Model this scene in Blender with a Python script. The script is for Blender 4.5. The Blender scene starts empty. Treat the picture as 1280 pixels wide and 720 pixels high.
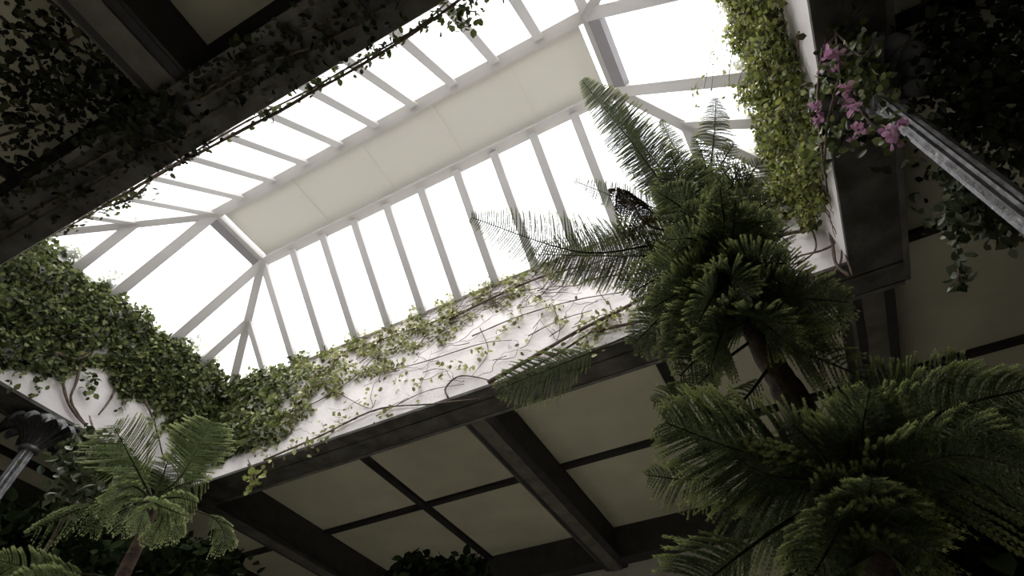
import bpy, bmesh, math, random
import numpy as np
from mathutils import Vector, Matrix

random.seed(7)
rng = np.random.default_rng(11)
scene = bpy.context.scene
COL = scene.collection

# ------------------------------------------------------------------ camera
CAM = np.array([3.0414, -2.5037, -4.0952])          # eye, 1.6 m above the floor, ceiling soffit at z = 0
RM = np.array([[0.8875, 0.4608, -0.0030],           # right
               [-0.3510, 0.6718, -0.6523],          # down
               [-0.2985, 0.5800, 0.7580]])          # forward
FPX = 690.0
cam_d = bpy.data.cameras.new('camera'); cam = bpy.data.objects.new('camera', cam_d); COL.objects.link(cam)
cam_d.sensor_width = 36.0; cam_d.lens = FPX / 1280 * 36; cam_d.clip_start = 0.05; cam_d.clip_end = 200
M = Matrix(((RM[0][0], -RM[1][0], -RM[2][0], CAM[0]), (RM[0][1], -RM[1][1], -RM[2][1], CAM[1]),
            (RM[0][2], -RM[1][2], -RM[2][2], CAM[2]), (0, 0, 0, 1)))
cam.matrix_world = M
scene.camera = cam

# ------------------------------------------------------------------ sky and exposure
SKY = 2.2
w = bpy.data.worlds.new('sky'); scene.world = w; w.use_nodes = True
nt = w.node_tree; nt.nodes.clear()
o_ = nt.nodes.new('ShaderNodeOutputWorld'); bg = nt.nodes.new('ShaderNodeBackground')
tc = nt.nodes.new('ShaderNodeTexCoord'); nz = nt.nodes.new('ShaderNodeTexNoise'); cr = nt.nodes.new('ShaderNodeValToRGB')
nz.inputs['Scale'].default_value = 2.2; nz.inputs['Detail'].default_value = 5
cr.color_ramp.elements[0].position = 0.36; cr.color_ramp.elements[0].color = (0.84, 0.86, 0.93, 1)
cr.color_ramp.elements[1].position = 0.60; cr.color_ramp.elements[1].color = (1.0, 0.985, 0.985, 1)
nt.links.new(tc.outputs['Generated'], nz.inputs['Vector']); nt.links.new(nz.outputs['Fac'], cr.inputs['Fac'])
nt.links.new(cr.outputs['Color'], bg.inputs['Color']); bg.inputs['Strength'].default_value = SKY
nt.links.new(bg.outputs[0], o_.inputs[0])

# thin high cloud: a veiled sun, very soft
sd = bpy.data.lights.new('veiled_sun', 'SUN'); sd.energy = 6.0; sd.angle = math.radians(40); sd.color = (1.0, 0.95, 0.88)
so = bpy.data.objects.new('veiled_sun', sd); COL.objects.link(so)
so.rotation_euler = Vector((0.08, 0.28, -1.0)).to_track_quat('-Z', 'Y').to_euler()

scene.view_settings.view_transform = 'Standard'; scene.view_settings.look = 'None'
scene.view_settings.exposure = 0.6; scene.view_settings.gamma = 1.0; scene.view_settings.use_curve_mapping = False
scene.cycles.max_bounces = 12; scene.cycles.diffuse_bounces = 6; scene.cycles.transparent_max_bounces = 24
scene.cycles.transmission_bounces = 8

# ------------------------------------------------------------------ materials
def mat(name, col, rough=0.7, col2=None, scale=4.0, bump=0.0, bscale=30.0, metallic=0.0, trans=0.0, island=None,
        detail=6.0, lo=0.35, hi=0.65, spec=0.3, tipcol=None, tcol=None):
    m = bpy.data.materials.new(name); m.use_nodes = True
    n = m.node_tree; p = n.nodes['Principled BSDF']; out = n.nodes['Material Output']
    p.inputs['Roughness'].default_value = rough; p.inputs['Metallic'].default_value = metallic
    p.inputs['Specular IOR Level'].default_value = spec
    p.inputs['Base Color'].default_value = (*col, 1)
    csock = None
    if island:
        g = n.nodes.new('ShaderNodeNewGeometry'); r = n.nodes.new('ShaderNodeValToRGB')
        r.color_ramp.elements[0].color = (*island[0], 1); r.color_ramp.elements[1].color = (*island[-1], 1)
        for i, c in enumerate(island[1:-1]):
            e = r.color_ramp.elements.new((i + 1) / (len(island) - 1)); e.color = (*c, 1)
        n.links.new(g.outputs['Random Per Island'], r.inputs['Fac']); csock = r.outputs['Color']
        if tipcol:
            a = n.nodes.new('ShaderNodeAttribute'); a.attribute_name = 'tip'
            mx = n.nodes.new('ShaderNodeMixRGB'); mx.inputs['Color2'].default_value = (*tipcol, 1)
            n.links.new(a.outputs['Fac'], mx.inputs['Fac']); n.links.new(csock, mx.inputs['Color1']); csock = mx.outputs['Color']
    elif col2:
        t = n.nodes.new('ShaderNodeTexCoord'); x = n.nodes.new('ShaderNodeTexNoise'); r = n.nodes.new('ShaderNodeValToRGB')
        x.inputs['Scale'].default_value = scale; x.inputs['Detail'].default_value = detail
        r.color_ramp.elements[0].color = (*col, 1); r.color_ramp.elements[1].color = (*col2, 1)
        r.color_ramp.elements[0].position = lo; r.color_ramp.elements[1].position = hi
        n.links.new(t.outputs['Object'], x.inputs['Vector']); n.links.new(x.outputs['Fac'], r.inputs['Fac'])
        csock = r.outputs['Color']
    if csock: n.links.new(csock, p.inputs['Base Color'])
    if bump:
        t = n.nodes.new('ShaderNodeTexCoord'); x = n.nodes.new('ShaderNodeTexNoise'); b = n.nodes.new('ShaderNodeBump')
        x.inputs['Scale'].default_value = bscale; x.inputs['Detail'].default_value = 8
        b.inputs['Strength'].default_value = bump; b.inputs['Distance'].default_value = 0.03
        n.links.new(t.outputs['Object'], x.inputs['Vector']); n.links.new(x.outputs['Fac'], b.inputs['Height'])
        n.links.new(b.outputs['Normal'], p.inputs['Normal'])
    if trans:
        tr = n.nodes.new('ShaderNodeBsdfTranslucent'); mx = n.nodes.new('ShaderNodeMixShader')
        tr.inputs['Color'].default_value = (*(tcol or col), 1); mx.inputs['Fac'].default_value = trans
        if csock and not tcol: n.links.new(csock, tr.inputs['Color'])
        n.links.new(p.outputs[0], mx.inputs[1]); n.links.new(tr.outputs[0], mx.inputs[2]); n.links.new(mx.outputs[0], out.inputs[0])
    return m

def glass_mat():
    m = bpy.data.materials.new('clear_roof_glass'); m.use_nodes = True
    n = m.node_tree; n.nodes.clear()
    o = n.nodes.new('ShaderNodeOutputMaterial'); t = n.nodes.new('ShaderNodeBsdfTransparent'); g = n.nodes.new('ShaderNodeBsdfGlossy')
    d = n.nodes.new('ShaderNodeBsdfTranslucent'); a = n.nodes.new('ShaderNodeMixShader'); b = n.nodes.new('ShaderNodeMixShader')
    t.inputs['Color'].default_value = (0.97, 0.975, 0.98, 1); g.inputs['Roughness'].default_value = 0.05
    d.inputs['Color'].default_value = (0.9, 0.9, 0.9, 1)
    a.inputs['Fac'].default_value = 0.04; b.inputs['Fac'].default_value = 0.08
    n.links.new(t.outputs[0], a.inputs[1]); n.links.new(g.outputs[0], a.inputs[2])
    n.links.new(a.outputs[0], b.inputs[1]); n.links.new(d.outputs[0], b.inputs[2]); n.links.new(b.outputs[0], o.inputs[0])
    return m

MT = {
    'glass': glass_mat(),
    'bar': mat('white_glazing_bar', (0.58, 0.565, 0.555), 0.5, trans=0.13, tcol=(0.80, 0.78, 0.77)),
    'ridge': mat('cream_ridge_panel', (0.70, 0.69, 0.645), 0.6, trans=0.135, tcol=(0.74, 0.73, 0.69)),
    'end_shadow': mat('grey_end_shadow', (0.25, 0.24, 0.25), 0.6),  # grey put in for the shade at the ridge ends
    'plaster': mat('white_plaster', (0.82, 0.77, 0.76), 0.9, (0.93, 0.89, 0.885), 2.2, 0.25, 22, lo=0.28, hi=0.50),
    'kerb': mat('white_kerb', (0.80, 0.78, 0.75), 0.7),
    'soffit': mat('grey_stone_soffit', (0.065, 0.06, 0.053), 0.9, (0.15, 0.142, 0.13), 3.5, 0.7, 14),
    'lip': mat('pale_soffit_lip', (0.20, 0.19, 0.175), 0.8, (0.13, 0.122, 0.11), 6),
    'beam': mat('dark_steel_beam', (0.035, 0.034, 0.034), 0.6, (0.055, 0.053, 0.05), 5),
    'strip': mat('beam_soffit_strip', (0.20, 0.185, 0.16), 0.7, (0.12, 0.11, 0.095), 4),
    'panel': mat('olive_cream_ceiling_panel', (0.70, 0.68, 0.53), 0.75, (0.60, 0.58, 0.45), 1.3),
    'tbar': mat('black_panel_bar', (0.03, 0.029, 0.028), 0.6),
    'roomwall': mat('pale_room_wall', (0.72, 0.69, 0.62), 0.9, (0.62, 0.59, 0.53), 1.5, 0.3, 8),
    'sidewall': mat('dark_green_wall', (0.06, 0.065, 0.05), 0.95, (0.03, 0.036, 0.026), 2.5, 0.5, 8),
    'absorber': mat('dark_absorber', (0.045, 0.037, 0.03), 0.95, (0.025, 0.03, 0.018), 3, 0.8, 12),  # dark tone of the added slabs that soak up floor bounce
    'floor': mat('pale_floor', (0.80, 0.77, 0.70), 0.8, (0.70, 0.67, 0.60), 1.2),
    'iron': mat('worn_grey_iron', (0.13, 0.13, 0.135), 0.38, (0.33, 0.33, 0.34), 14, 0.3, 60, metallic=0.55, spec=0.6),
    'iron_dark': mat('dark_cast_iron', (0.05, 0.052, 0.055), 0.5, (0.20, 0.20, 0.205), 7, 0.3, 40, metallic=0.2, spec=0.4),
    'bark': mat('pine_bark', (0.055, 0.042, 0.034), 0.9, (0.13, 0.095, 0.07), 12, 1.0, 26),
    'bark_red': mat('young_pine_bark', (0.20, 0.13, 0.10), 0.85, (0.11, 0.075, 0.06), 14, 0.8, 40),
    'rachis': mat('branch_stem', (0.035, 0.040, 0.020), 0.9, (0.07, 0.065, 0.035), 20, spec=0.1),
    'deadtwig': mat('dead_brown_twig', (0.09, 0.06, 0.035), 0.9, (0.05, 0.035, 0.022), 20),
    'vine': mat('brown_vine_stem', (0.10, 0.075, 0.058), 0.9, (0.20, 0.155, 0.12), 18, 0.6, 50),
    'needle': mat('pine_needles', (0.06, 0.11, 0.03), 0.55, island=[(0.095, 0.125, 0.06), (0.155, 0.20, 0.09), (0.215, 0.265, 0.125)],
                  trans=0.40, tipcol=(0.40, 0.45, 0.18)),
    'needle_light': mat('young_pine_needles', (0.09, 0.15, 0.05), 0.55, island=[(0.15, 0.20, 0.085), (0.24, 0.31, 0.13), (0.34, 0.41, 0.19)],
                        trans=0.35, tipcol=(0.60, 0.66, 0.34)),
    'needle_dead': mat('dead_needles', (0.10, 0.07, 0.03), 0.9, island=[(0.05, 0.04, 0.02), (0.13, 0.09, 0.04)], trans=0.15),
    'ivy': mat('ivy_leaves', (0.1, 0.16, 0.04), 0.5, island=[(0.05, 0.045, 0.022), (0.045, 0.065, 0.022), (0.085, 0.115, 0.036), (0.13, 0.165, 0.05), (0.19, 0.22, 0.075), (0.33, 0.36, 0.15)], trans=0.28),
    'ivy_pale': mat('sparse_ivy_leaves', (0.2, 0.26, 0.08), 0.5, island=[(0.13, 0.12, 0.06), (0.22, 0.24, 0.085), (0.32, 0.35, 0.11), (0.46, 0.47, 0.20)], trans=0.28),
    'ivy_bright': mat('bright_ivy_leaves', (0.2, 0.28, 0.06), 0.5, island=[(0.075, 0.06, 0.03), (0.06, 0.08, 0.025), (0.15, 0.175, 0.045), (0.22, 0.25, 0.06), (0.30, 0.32, 0.085), (0.44, 0.45, 0.16)], trans=0.35),
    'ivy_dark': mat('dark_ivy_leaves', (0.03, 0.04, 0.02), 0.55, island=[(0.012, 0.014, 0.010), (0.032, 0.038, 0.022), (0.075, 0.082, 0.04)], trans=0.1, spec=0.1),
    'ivy_old': mat('pale_old_leaves', (0.3, 0.3, 0.2), 0.5, island=[(0.03, 0.045, 0.018), (0.06, 0.085, 0.03), (0.26, 0.27, 0.19)], trans=0.2),
    'bract': mat('pink_bracts', (0.6, 0.2, 0.45), 0.6, island=[(0.40, 0.18, 0.34), (0.55, 0.30, 0.47), (0.60, 0.40, 0.46)], trans=0.35),
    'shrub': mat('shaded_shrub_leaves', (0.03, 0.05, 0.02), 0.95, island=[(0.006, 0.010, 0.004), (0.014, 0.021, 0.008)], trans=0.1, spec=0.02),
}

# ------------------------------------------------------------------ helpers
def tag(o, label=None, cat=None, group=None, kind=None):
    if label: o['label'] = label
    if cat: o['category'] = cat
    if group: o['group'] = group
    if kind: o['kind'] = kind
    return o

def link(name, me, m=None, parent=None):
    o = bpy.data.objects.new(name, me); COL.objects.link(o)
    if m is not None and not me.materials: me.materials.append(MT[m])
    if parent is not None: o.parent = parent
    return o

def empty(name, loc=(0, 0, 0), label=None, cat=None, group=None, kind=None):
    o = bpy.data.objects.new(name, None); COL.objects.link(o); o.location = loc; o.empty_display_size = 0.1
    return tag(o, label, cat, group, kind)

def raw(name, V, F, smooth=False):
    me = bpy.data.meshes.new(name); me.from_pydata([tuple(map(float, v)) for v in V], [], [tuple(int(i) for i in f) for f in F]); me.update()
    if smooth: me.polygons.foreach_set('use_smooth', [True] * len(me.polygons))
    return me

BOXF = [(0, 3, 2, 1), (4, 5, 6, 7), (0, 1, 5, 4), (1, 2, 6, 5), (2, 3, 7, 6), (3, 0, 4, 7)]
def box(name, lo, hi, m, parent=None, bev=0.0):
    (x0, y0, z0), (x1, y1, z1) = lo, hi
    if parent is not None:
        l = parent.location; x0 -= l.x; x1 -= l.x; y0 -= l.y; y1 -= l.y; z0 -= l.z; z1 -= l.z
    V = [(x0, y0, z0), (x1, y0, z0), (x1, y1, z0), (x0, y1, z0), (x0, y0, z1), (x1, y0, z1), (x1, y1, z1), (x0, y1, z1)]
    me = raw(name, V, BOXF)
    if bev:
        bm = bmesh.new(); bm.from_mesh(me); bmesh.ops.bevel(bm, geom=bm.edges[:], offset=bev, segments=1, affect='EDGES'); bm.to_mesh(me); bm.free()
    return link(name, me, m, parent)

def bar(name, a, b, wd, dp, up, m, parent=None):
    """rectangular bar from a to b; wd across, dp along -up (hangs below the line a-b)"""
    a = np.array(a, float); b = np.array(b, float); t = b - a; t /= np.linalg.norm(t)
    up = np.array(up, float); up -= t * (up @ t); up /= np.linalg.norm(up); s = np.cross(t, up)
    V = []
    for e in (a, b):
        for u, v in ((-1, -1), (1, -1), (1, 0), (-1, 0)):
            V.append(e + s * u * wd / 2 + up * v * dp)
    F = [(0, 1, 2, 3), (7, 6, 5, 4), (0, 4, 5, 1), (1, 5, 6, 2), (2, 6, 7, 3), (3, 7, 4, 0)]
    me = raw(name, V, F); return link(name, me, m, parent)

def smooth_path(P, n):
    P = np.array(P, float); k = len(P)
    if k == 2:
        t = np.linspace(0, 1, n)[:, None]; return P[0] * (1 - t) + P[1] * t
    Q = np.vstack([2 * P[0] - P[1], P, 2 * P[-1] - P[-2]]); out = []
    for u in np.linspace(0, k - 1, n):
        i = min(int(u), k - 2); f = u - i; p0, p1, p2, p3 = Q[i], Q[i + 1], Q[i + 2], Q[i + 3]
        out.append(0.5 * ((2 * p1) + (-p0 + p2) * f + (2 * p0 - 5 * p1 + 4 * p2 - p3) * f * f + (-p0 + 3 * p1 - 3 * p2 + p3) * f ** 3))
    return np.array(out)

def tube_geo(path, r0, r1, k=6, wob=0.0):
    path = np.array(path, float); n = len(path); V = []; F = []
    prev = None
    for i in range(n):
        t = path[min(i + 1, n - 1)] - path[max(i - 1, 0)]; t /= np.linalg.norm(t) + 1e-9
        if prev is None:
            prev = np.cross(t, [0.31, 0.2, 0.93])
            if np.linalg.norm(prev) < 1e-3: prev = np.cross(t, [1, 0, 0])
        prev = prev - t * (prev @ t); prev /= np.linalg.norm(prev) + 1e-9; q = np.cross(t, prev)
        r = r0 + (r1 - r0) * i / max(n - 1, 1); r *= 1 + wob * rng.uniform(-1, 1)
        for j in range(k):
            a = 2 * math.pi * j / k; V.append(path[i] + r * (math.cos(a) * prev + math.sin(a) * q))
    for i in range(n - 1):
        for j in range(k):
            F.append((i * k + j, i * k + (j + 1) % k, (i + 1) * k + (j + 1) % k, (i + 1) * k + j))
    F.append(tuple(range(k))[::-1]); F.append(tuple((n - 1) * k + j for j in range(k)))
    return V, F

def tube(name, path, r0, r1, m, parent=None, k=6, n=24, wob=0.0):
    p = smooth_path(path, n)
    if parent is not None: p = p - np.array(parent.location)
    V, F = tube_geo(p, r0, r1, k, wob); return link(name, raw(name, V, F, True), m, parent)

# survey helpers: a sight line met with a real plane, or carried to a horizontal distance from the eye
def sight(px, py): return RM.T @ np.array([(px - 640) / FPX, (py - 360) / FPX, 1.0])
def reach(px, py, D): d = sight(px, py); return CAM + d * D / math.hypot(d[0], d[1])
def plane(px, py, ax, v): d = sight(px, py); return CAM + d * (v - CAM[ax]) / d[ax]

# ------------------------------------------------------------------ dimensions
LB, WB = 4.38, 1.80           # half size of the roof opening
ZB, ZT = 1.73, 2.97           # springing and ridge of the glazed roof
LR, WR = 3.0, 0.51            # half size of the flat ridge
BAY = 0.6
RING = 0.45; PZ = 0.55        # soffit ring width, ceiling panel level
ZF = -5.70                    # floor
RX, RY0, RY1 = 7.5, -5.8, 7.3 # room half width, back and far wall

# ------------------------------------------------------------------ room shell
def struct(o, label, cat): return tag(o, label, cat, kind='structure')
struct(box('floor', (-RX, RY0, ZF - 0.1), (RX, RY1, ZF), 'floor'), 'pale floor far below the skylight', 'floor')
struct(box('wall_room_far', (-RX, RY1, ZF), (RX, RY1 + 0.2, 0.75), 'roomwall'), 'dim wall beyond the dark far cross beam', 'wall')
struct(box('wall_room_near', (-RX, RY0 - 0.2, ZF), (RX, RY0, 0.75), 'roomwall'), 'dim wall behind the viewer', 'wall')
struct(box('wall_room_left', (-RX - 0.2, RY0, ZF), (-RX, RY1, 0.75), 'sidewall'), 'dim wall at the left side of the hall', 'wall')
struct(box('wall_room_right', (RX, RY0, ZF), (RX + 0.2, RY1, 0.75), 'sidewall'), 'dim wall at the right side of the hall', 'wall')

struct(box('floor_dimmer_right', (2.7, -1.6, ZF), (RX, RY1, ZF + 0.06), 'absorber'), 'added dark floor slab dimming the right side of the ceiling', 'light absorber')  # unseen slabs added to cut floor bounce and darken the ceiling sides
struct(box('floor_dimmer_left', (-RX, -1.6, ZF), (-3.6, RY1, ZF + 0.06), 'absorber'), 'added dark floor slab dimming the left side of the ceiling', 'light absorber')
# shaft walls of the roof light (white plaster)
struct(box('wall_far', (-LB - 0.4, WB, 0), (LB + 0.4, WB + 0.4, ZB), 'plaster'), 'bright white plaster long wall of the skylight well, streaked with creepers', 'wall')
struct(box('wall_near', (-LB - 0.4, -WB - 0.4, 0), (LB + 0.4, -WB - 0.05, ZB), 'plaster'), 'plaster long wall of the skylight well above the dark vine-hung beam', 'wall')
struct(box('wall_left', (-LB - 0.4, -WB, 0), (-LB, WB, ZB), 'plaster'), 'white plaster end wall of the skylight well under thick ivy', 'wall')
struct(box('wall_right', (LB, -WB, 0), (LB + 0.4, WB, ZB), 'plaster'), 'white plaster end wall of the skylight well behind bright green creeper', 'wall')

# ceiling: panels, thin bars, beams, soffit ring
ceil = struct(empty('ceiling', (0, 0, PZ)), 'dark coffered ceiling of olive cream panels between steel beams', 'ceiling')
XL = [-RX, -6.85, -4.56, -2.28, 0.06, 2.30, 4.56, 6.85, RX]
YL = [RY0, -4.60, -2.30, 0.0, 2.30, 4.60, 6.95]
for i in range(len(XL) - 1):
    for j in range(len(YL) - 1):
        if abs((XL[i] + XL[i + 1]) / 2) < 4.5 and abs((YL[j] + YL[j + 1]) / 2) < 2.25: continue
        box('ceiling_panel', (XL[i] + 0.02, YL[j] + 0.02, PZ), (XL[i + 1] - 0.02, YL[j + 1] - 0.02, PZ + 0.03), 'panel', ceil)
def yspans(x):      # a line at this x is cut by the opening
    return [(RY0, -2.30), (2.30, RY1)] if abs(x) < 4.5 else [(RY0, RY1)]
for x in (-6.85, -2.28, 2.30, 6.85):
    for a, b in yspans(x): box('panel_bar', (x - 0.06, a, PZ - 0.06), (x + 0.06, b, PZ + 0.01), 'tbar', ceil)
for y in (-4.60, 4.60):
    xs = [-RX] + [-4.56, 0.06, 4.56] + [RX]
    for a, b in zip(xs[:-1], xs[1:]): box('panel_bar', (a + 0.1, y - 0.06, PZ - 0.055), (b - 0.1, y + 0.06, PZ + 0.012), 'tbar', ceil)
for a, b in ((-4.38, -0.13), (0.23, 4.38)): box('panel_bar', (a, -2.37, PZ - 0.05), (b, -2.25, PZ + 0.012), 'tbar', ceil)
for y in (-2.30, 0.0, 2.30):
    box('panel_bar', (-RX, y - 0.06, PZ - 0.05), (-4.75, y + 0.06, PZ + 0.012), 'tbar', ceil)
    box('panel_bar', (4.75, y - 0.06, PZ - 0.05), (RX, y + 0.06, PZ + 0.012), 'tbar', ceil)
def ybeam(x, a, b, wd=0.36):
    g = box('beam', (x - wd / 2, a, 0.02), (x + wd / 2, b, PZ + 0.02), 'beam', ceil)
    l = box('soffit_strip', (x - 0.10, a + 0.01, 0.0), (x + 0.10, b - 0.01, 0.0195), 'strip'); l.parent = g
    l.location = (0, 0, -PZ)
    f = box('flange_edge', (x - wd / 2 - 0.03, a + 0.005, 0.03), (x - wd / 2, b - 0.005, 0.07), 'strip'); f.parent = g; f.location = (0, 0, -PZ)
    f = box('flange_edge', (x + wd / 2, a + 0.005, 0.03), (x + wd / 2 + 0.03, b - 0.005, 0.07), 'beam'); f.parent = g; f.location = (0, 0, -PZ)
for a, b in ((RY0, -2.25), (2.25, RY1)): ybeam(0.05, a, b)
for x in (-4.56, 4.56):
    ybeam(x, 2.25, RY1); ybeam(x, RY0, -2.25)
xs = [-RX, -4.74, -4.38, -0.13, 0.23, 4.38, 4.74, RX]
for a, b in ((xs[0], xs[1]), (xs[2], xs[3]), (xs[4], xs[5]), (xs[6], xs[7])):
    box('beam', (a, 6.86, 0.02), (b, 7.16, PZ + 0.02), 'beam', ceil)
# soffit ring under the well walls with fascia and lip
def ring(lo, hi): return box('soffit_slab', lo, hi, 'soffit', ceil)
ring((-LB - RING, WB, -0.04), (LB + RING, WB + RING, 0)); ring((-LB - RING, -WB - RING, -0.03), (LB + RING, -WB - 0.06, 0))
ring((-LB - RING, -WB, -0.04), (-LB, WB, 0)); ring((LB, -WB, -0.04), (LB + RING, WB, 0))
for s in (-1, 1):
    y = s * (WB + RING)
    box('fascia', (-LB - RING, min(y, y - s * 0.04), 0), (LB + RING, max(y, y - s * 0.04), PZ), 'beam', ceil)
    box('soffit_lip', (-LB - RING, min(y, y + s * 0.05), -0.055), (LB + RING, max(y, y + s * 0.05), 0.02), 'lip', ceil)
    x = s * (LB + RING)
    box('fascia', (min(x, x - s * 0.04), -WB - RING + 0.04, 0), (max(x, x - s * 0.04), WB + RING - 0.04, PZ), 'beam', ceil)
    box('soffit_lip', (min(x, x + s * 0.05), -WB - RING, -0.055), (max(x, x + s * 0.05), WB + RING, 0.02), 'lip', ceil)
for s in (-1, 1):   # long moulding along the stone soffit
    box('moulding', (-LB - RING, s * (WB + 0.20) - 0.02, -0.060), (LB + RING, s * (WB + 0.20) + 0.02, -0.03), 'soffit', ceil)
# roof build-up above the panels keeps the daylight out
for lo, hi in (((-RX - 0.2, WB + 0.4, 0.62), (RX + 0.2, RY1 + 0.2, 0.80)), ((-RX - 0.2, RY0 - 0.2, 0.62), (RX + 0.2, -WB - 0.4, 0.80)),
               ((-RX - 0.2, -WB - 0.4, 0.62), (-LB - 0.4, WB + 0.4, 0.80)), ((LB + 0.4, -WB - 0.4, 0.62), (RX + 0.2, WB + 0.4, 0.80))):
    box('roof_slab', lo, hi, 'roomwall', ceil)

# ------------------------------------------------------------------ glazed hipped roof
sky = struct(empty('window_1', (0, 0, ZB)), 'white framed hipped glass skylight with a flat cream ridge', 'skylight')
OFF = np.array([0, 0, -ZB])
def sb(name, a, b, wd, dp, up, m='bar'):
    o = bar(name, np.array(a, float) + OFF, np.array(b, float) + OFF, wd, dp, up, m, sky); return o
def hip(sx, sy, s): return np.array([sx * (LR + s * (LB - LR)), sy * (WR + s * (WB - WR)), ZT + s * (ZB - ZT)])
SH = BAY / (LB - LR)                       # where the jack bars meet the hip
NL = {s: np.array([0, s * (ZT - ZB), WB - WR]) for s in (-1, 1)}      # outward normals of the long slopes
NE = {s: np.array([s * (ZT - ZB), 0, LB - LR]) for s in (-1, 1)}      # and of the end slopes
pane_id = 0
def pane(pts, n):
    n = np.array(n, float); n /= np.linalg.norm(n)
    P = [np.array(p, float) + OFF for p in pts]; k = len(P)
    V = P + [p + n * 0.008 for p in P]
    F = [tuple(range(k))[::-1], tuple(range(k, 2 * k))] + [(i, (i + 1) % k, k + (i + 1) % k, k + i) for i in range(k)]
    link('pane', raw('pane', V, F), 'glass', sky)
yj = WR + SH * (WB - WR); zj = ZT + SH * (ZB - ZT)
for s in (-1, 1):
    for i in range(11):
        x = -LR + BAY * i
        sb('glazing_bar', (x, s * WR, ZT), (x, s * WB, ZB), 0.115, 0.07, NL[s])
        if i < 10:
            pane([(x, s * WR, ZT), (x + BAY, s * WR, ZT), (x + BAY, s * WB, ZB), (x, s * WB, ZB)], NL[s])
    for e in (-1, 1):
        sb('jack_bar', hip(e, s, SH), (e * (LR + BAY), s * WB, ZB), 0.10, 0.085, NL[s])
        pane([(e * LR, s * WR, ZT), hip(e, s, SH), (e * (LR + BAY), s * WB, ZB), (e * LR, s * WB, ZB)], NL[s])
        pane([hip(e, s, SH), hip(e, s, 1), (e * (LR + BAY), s * WB, ZB)], NL[s])
for e in (-1, 1):
    for s in (-1, 1):
        sb('hip_rafter', hip(e, s, 0), hip(e, s, 1), 0.12, 0.11, NL[s] / np.linalg.norm(NL[s]) + NE[e] / np.linalg.norm(NE[e]))
        sb('end_bar', (e * LR, s * WR, ZT), (e * LB, s * WR, ZB), 0.15, 0.09, NE[e])
        sb('jack_bar', hip(e, s, SH), (e * LB, s * yj, ZB), 0.13, 0.085, NE[e])
        pane([(e * LR, s * WR, ZT), hip(e, s, SH), (e * LB, s * yj, ZB), (e * LB, s * WR, ZB)], NE[e])
        pane([hip(e, s, SH), hip(e, s, 1), (e * LB, s * yj, ZB)], NE[e])
    pane([(e * LR, -WR, ZT), (e * LR, WR, ZT), (e * LB, WR, ZB), (e * LB, -WR, ZB)], NE[e])
    # grey box added for the shaded step at the head of the end pane
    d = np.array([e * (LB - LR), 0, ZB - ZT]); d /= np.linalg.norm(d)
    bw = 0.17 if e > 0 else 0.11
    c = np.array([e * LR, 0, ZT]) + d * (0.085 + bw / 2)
    sb('end_shadow_box', c + np.array([0, -WR + 0.075, 0]), c + np.array([0, WR - 0.075, 0]), bw, 0.10, NE[e], 'end_shadow')
# ridge: rails, cream panels, cover strips
for s in (-1, 1):
    sb('ridge_rail', (-LR - 0.05, s * WR, ZT), (LR + 0.05, s * WR, ZT), 0.15, 0.10, (0, 0, 1))
    sb('ridge_rail', (s * LR, -WR + 0.075, ZT - 0.005), (s * LR, WR - 0.075, ZT - 0.005), 0.13, 0.095, (0, 0, 1))
PX = [-LR + 0.06, -1.63, -0.42, 0.75, 1.88, LR - 0.06]
for a, b in zip(PX[:-1], PX[1:]):
    box('ridge_panel', (a + 0.06, -WR + 0.07, ZT - 0.045), (b - 0.06, WR - 0.07, ZT - 0.02), 'ridge', sky)
for x in PX[1:-1]:
    box('cover_strip', (x - 0.062, -WR + 0.075, ZT - 0.056), (x + 0.062, WR - 0.075, ZT - 0.036), 'ridge', sky)
for lo, hi in (((-LB - 0.12, WB - 0.05, ZB - 0.02), (LB + 0.12, WB + 0.12, ZB + 0.06)), ((-LB - 0.12, -WB - 0.12, ZB - 0.02), (LB + 0.12, -WB + 0.05, ZB + 0.06)),
               ((-LB - 0.12, -WB + 0.05, ZB - 0.02), (-LB + 0.05, WB - 0.05, ZB + 0.06)), ((LB - 0.05, -WB + 0.05, ZB - 0.02), (LB + 0.12, WB - 0.05, ZB + 0.06))):
    box('base_rail', lo, hi, 'kerb', sky)

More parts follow.
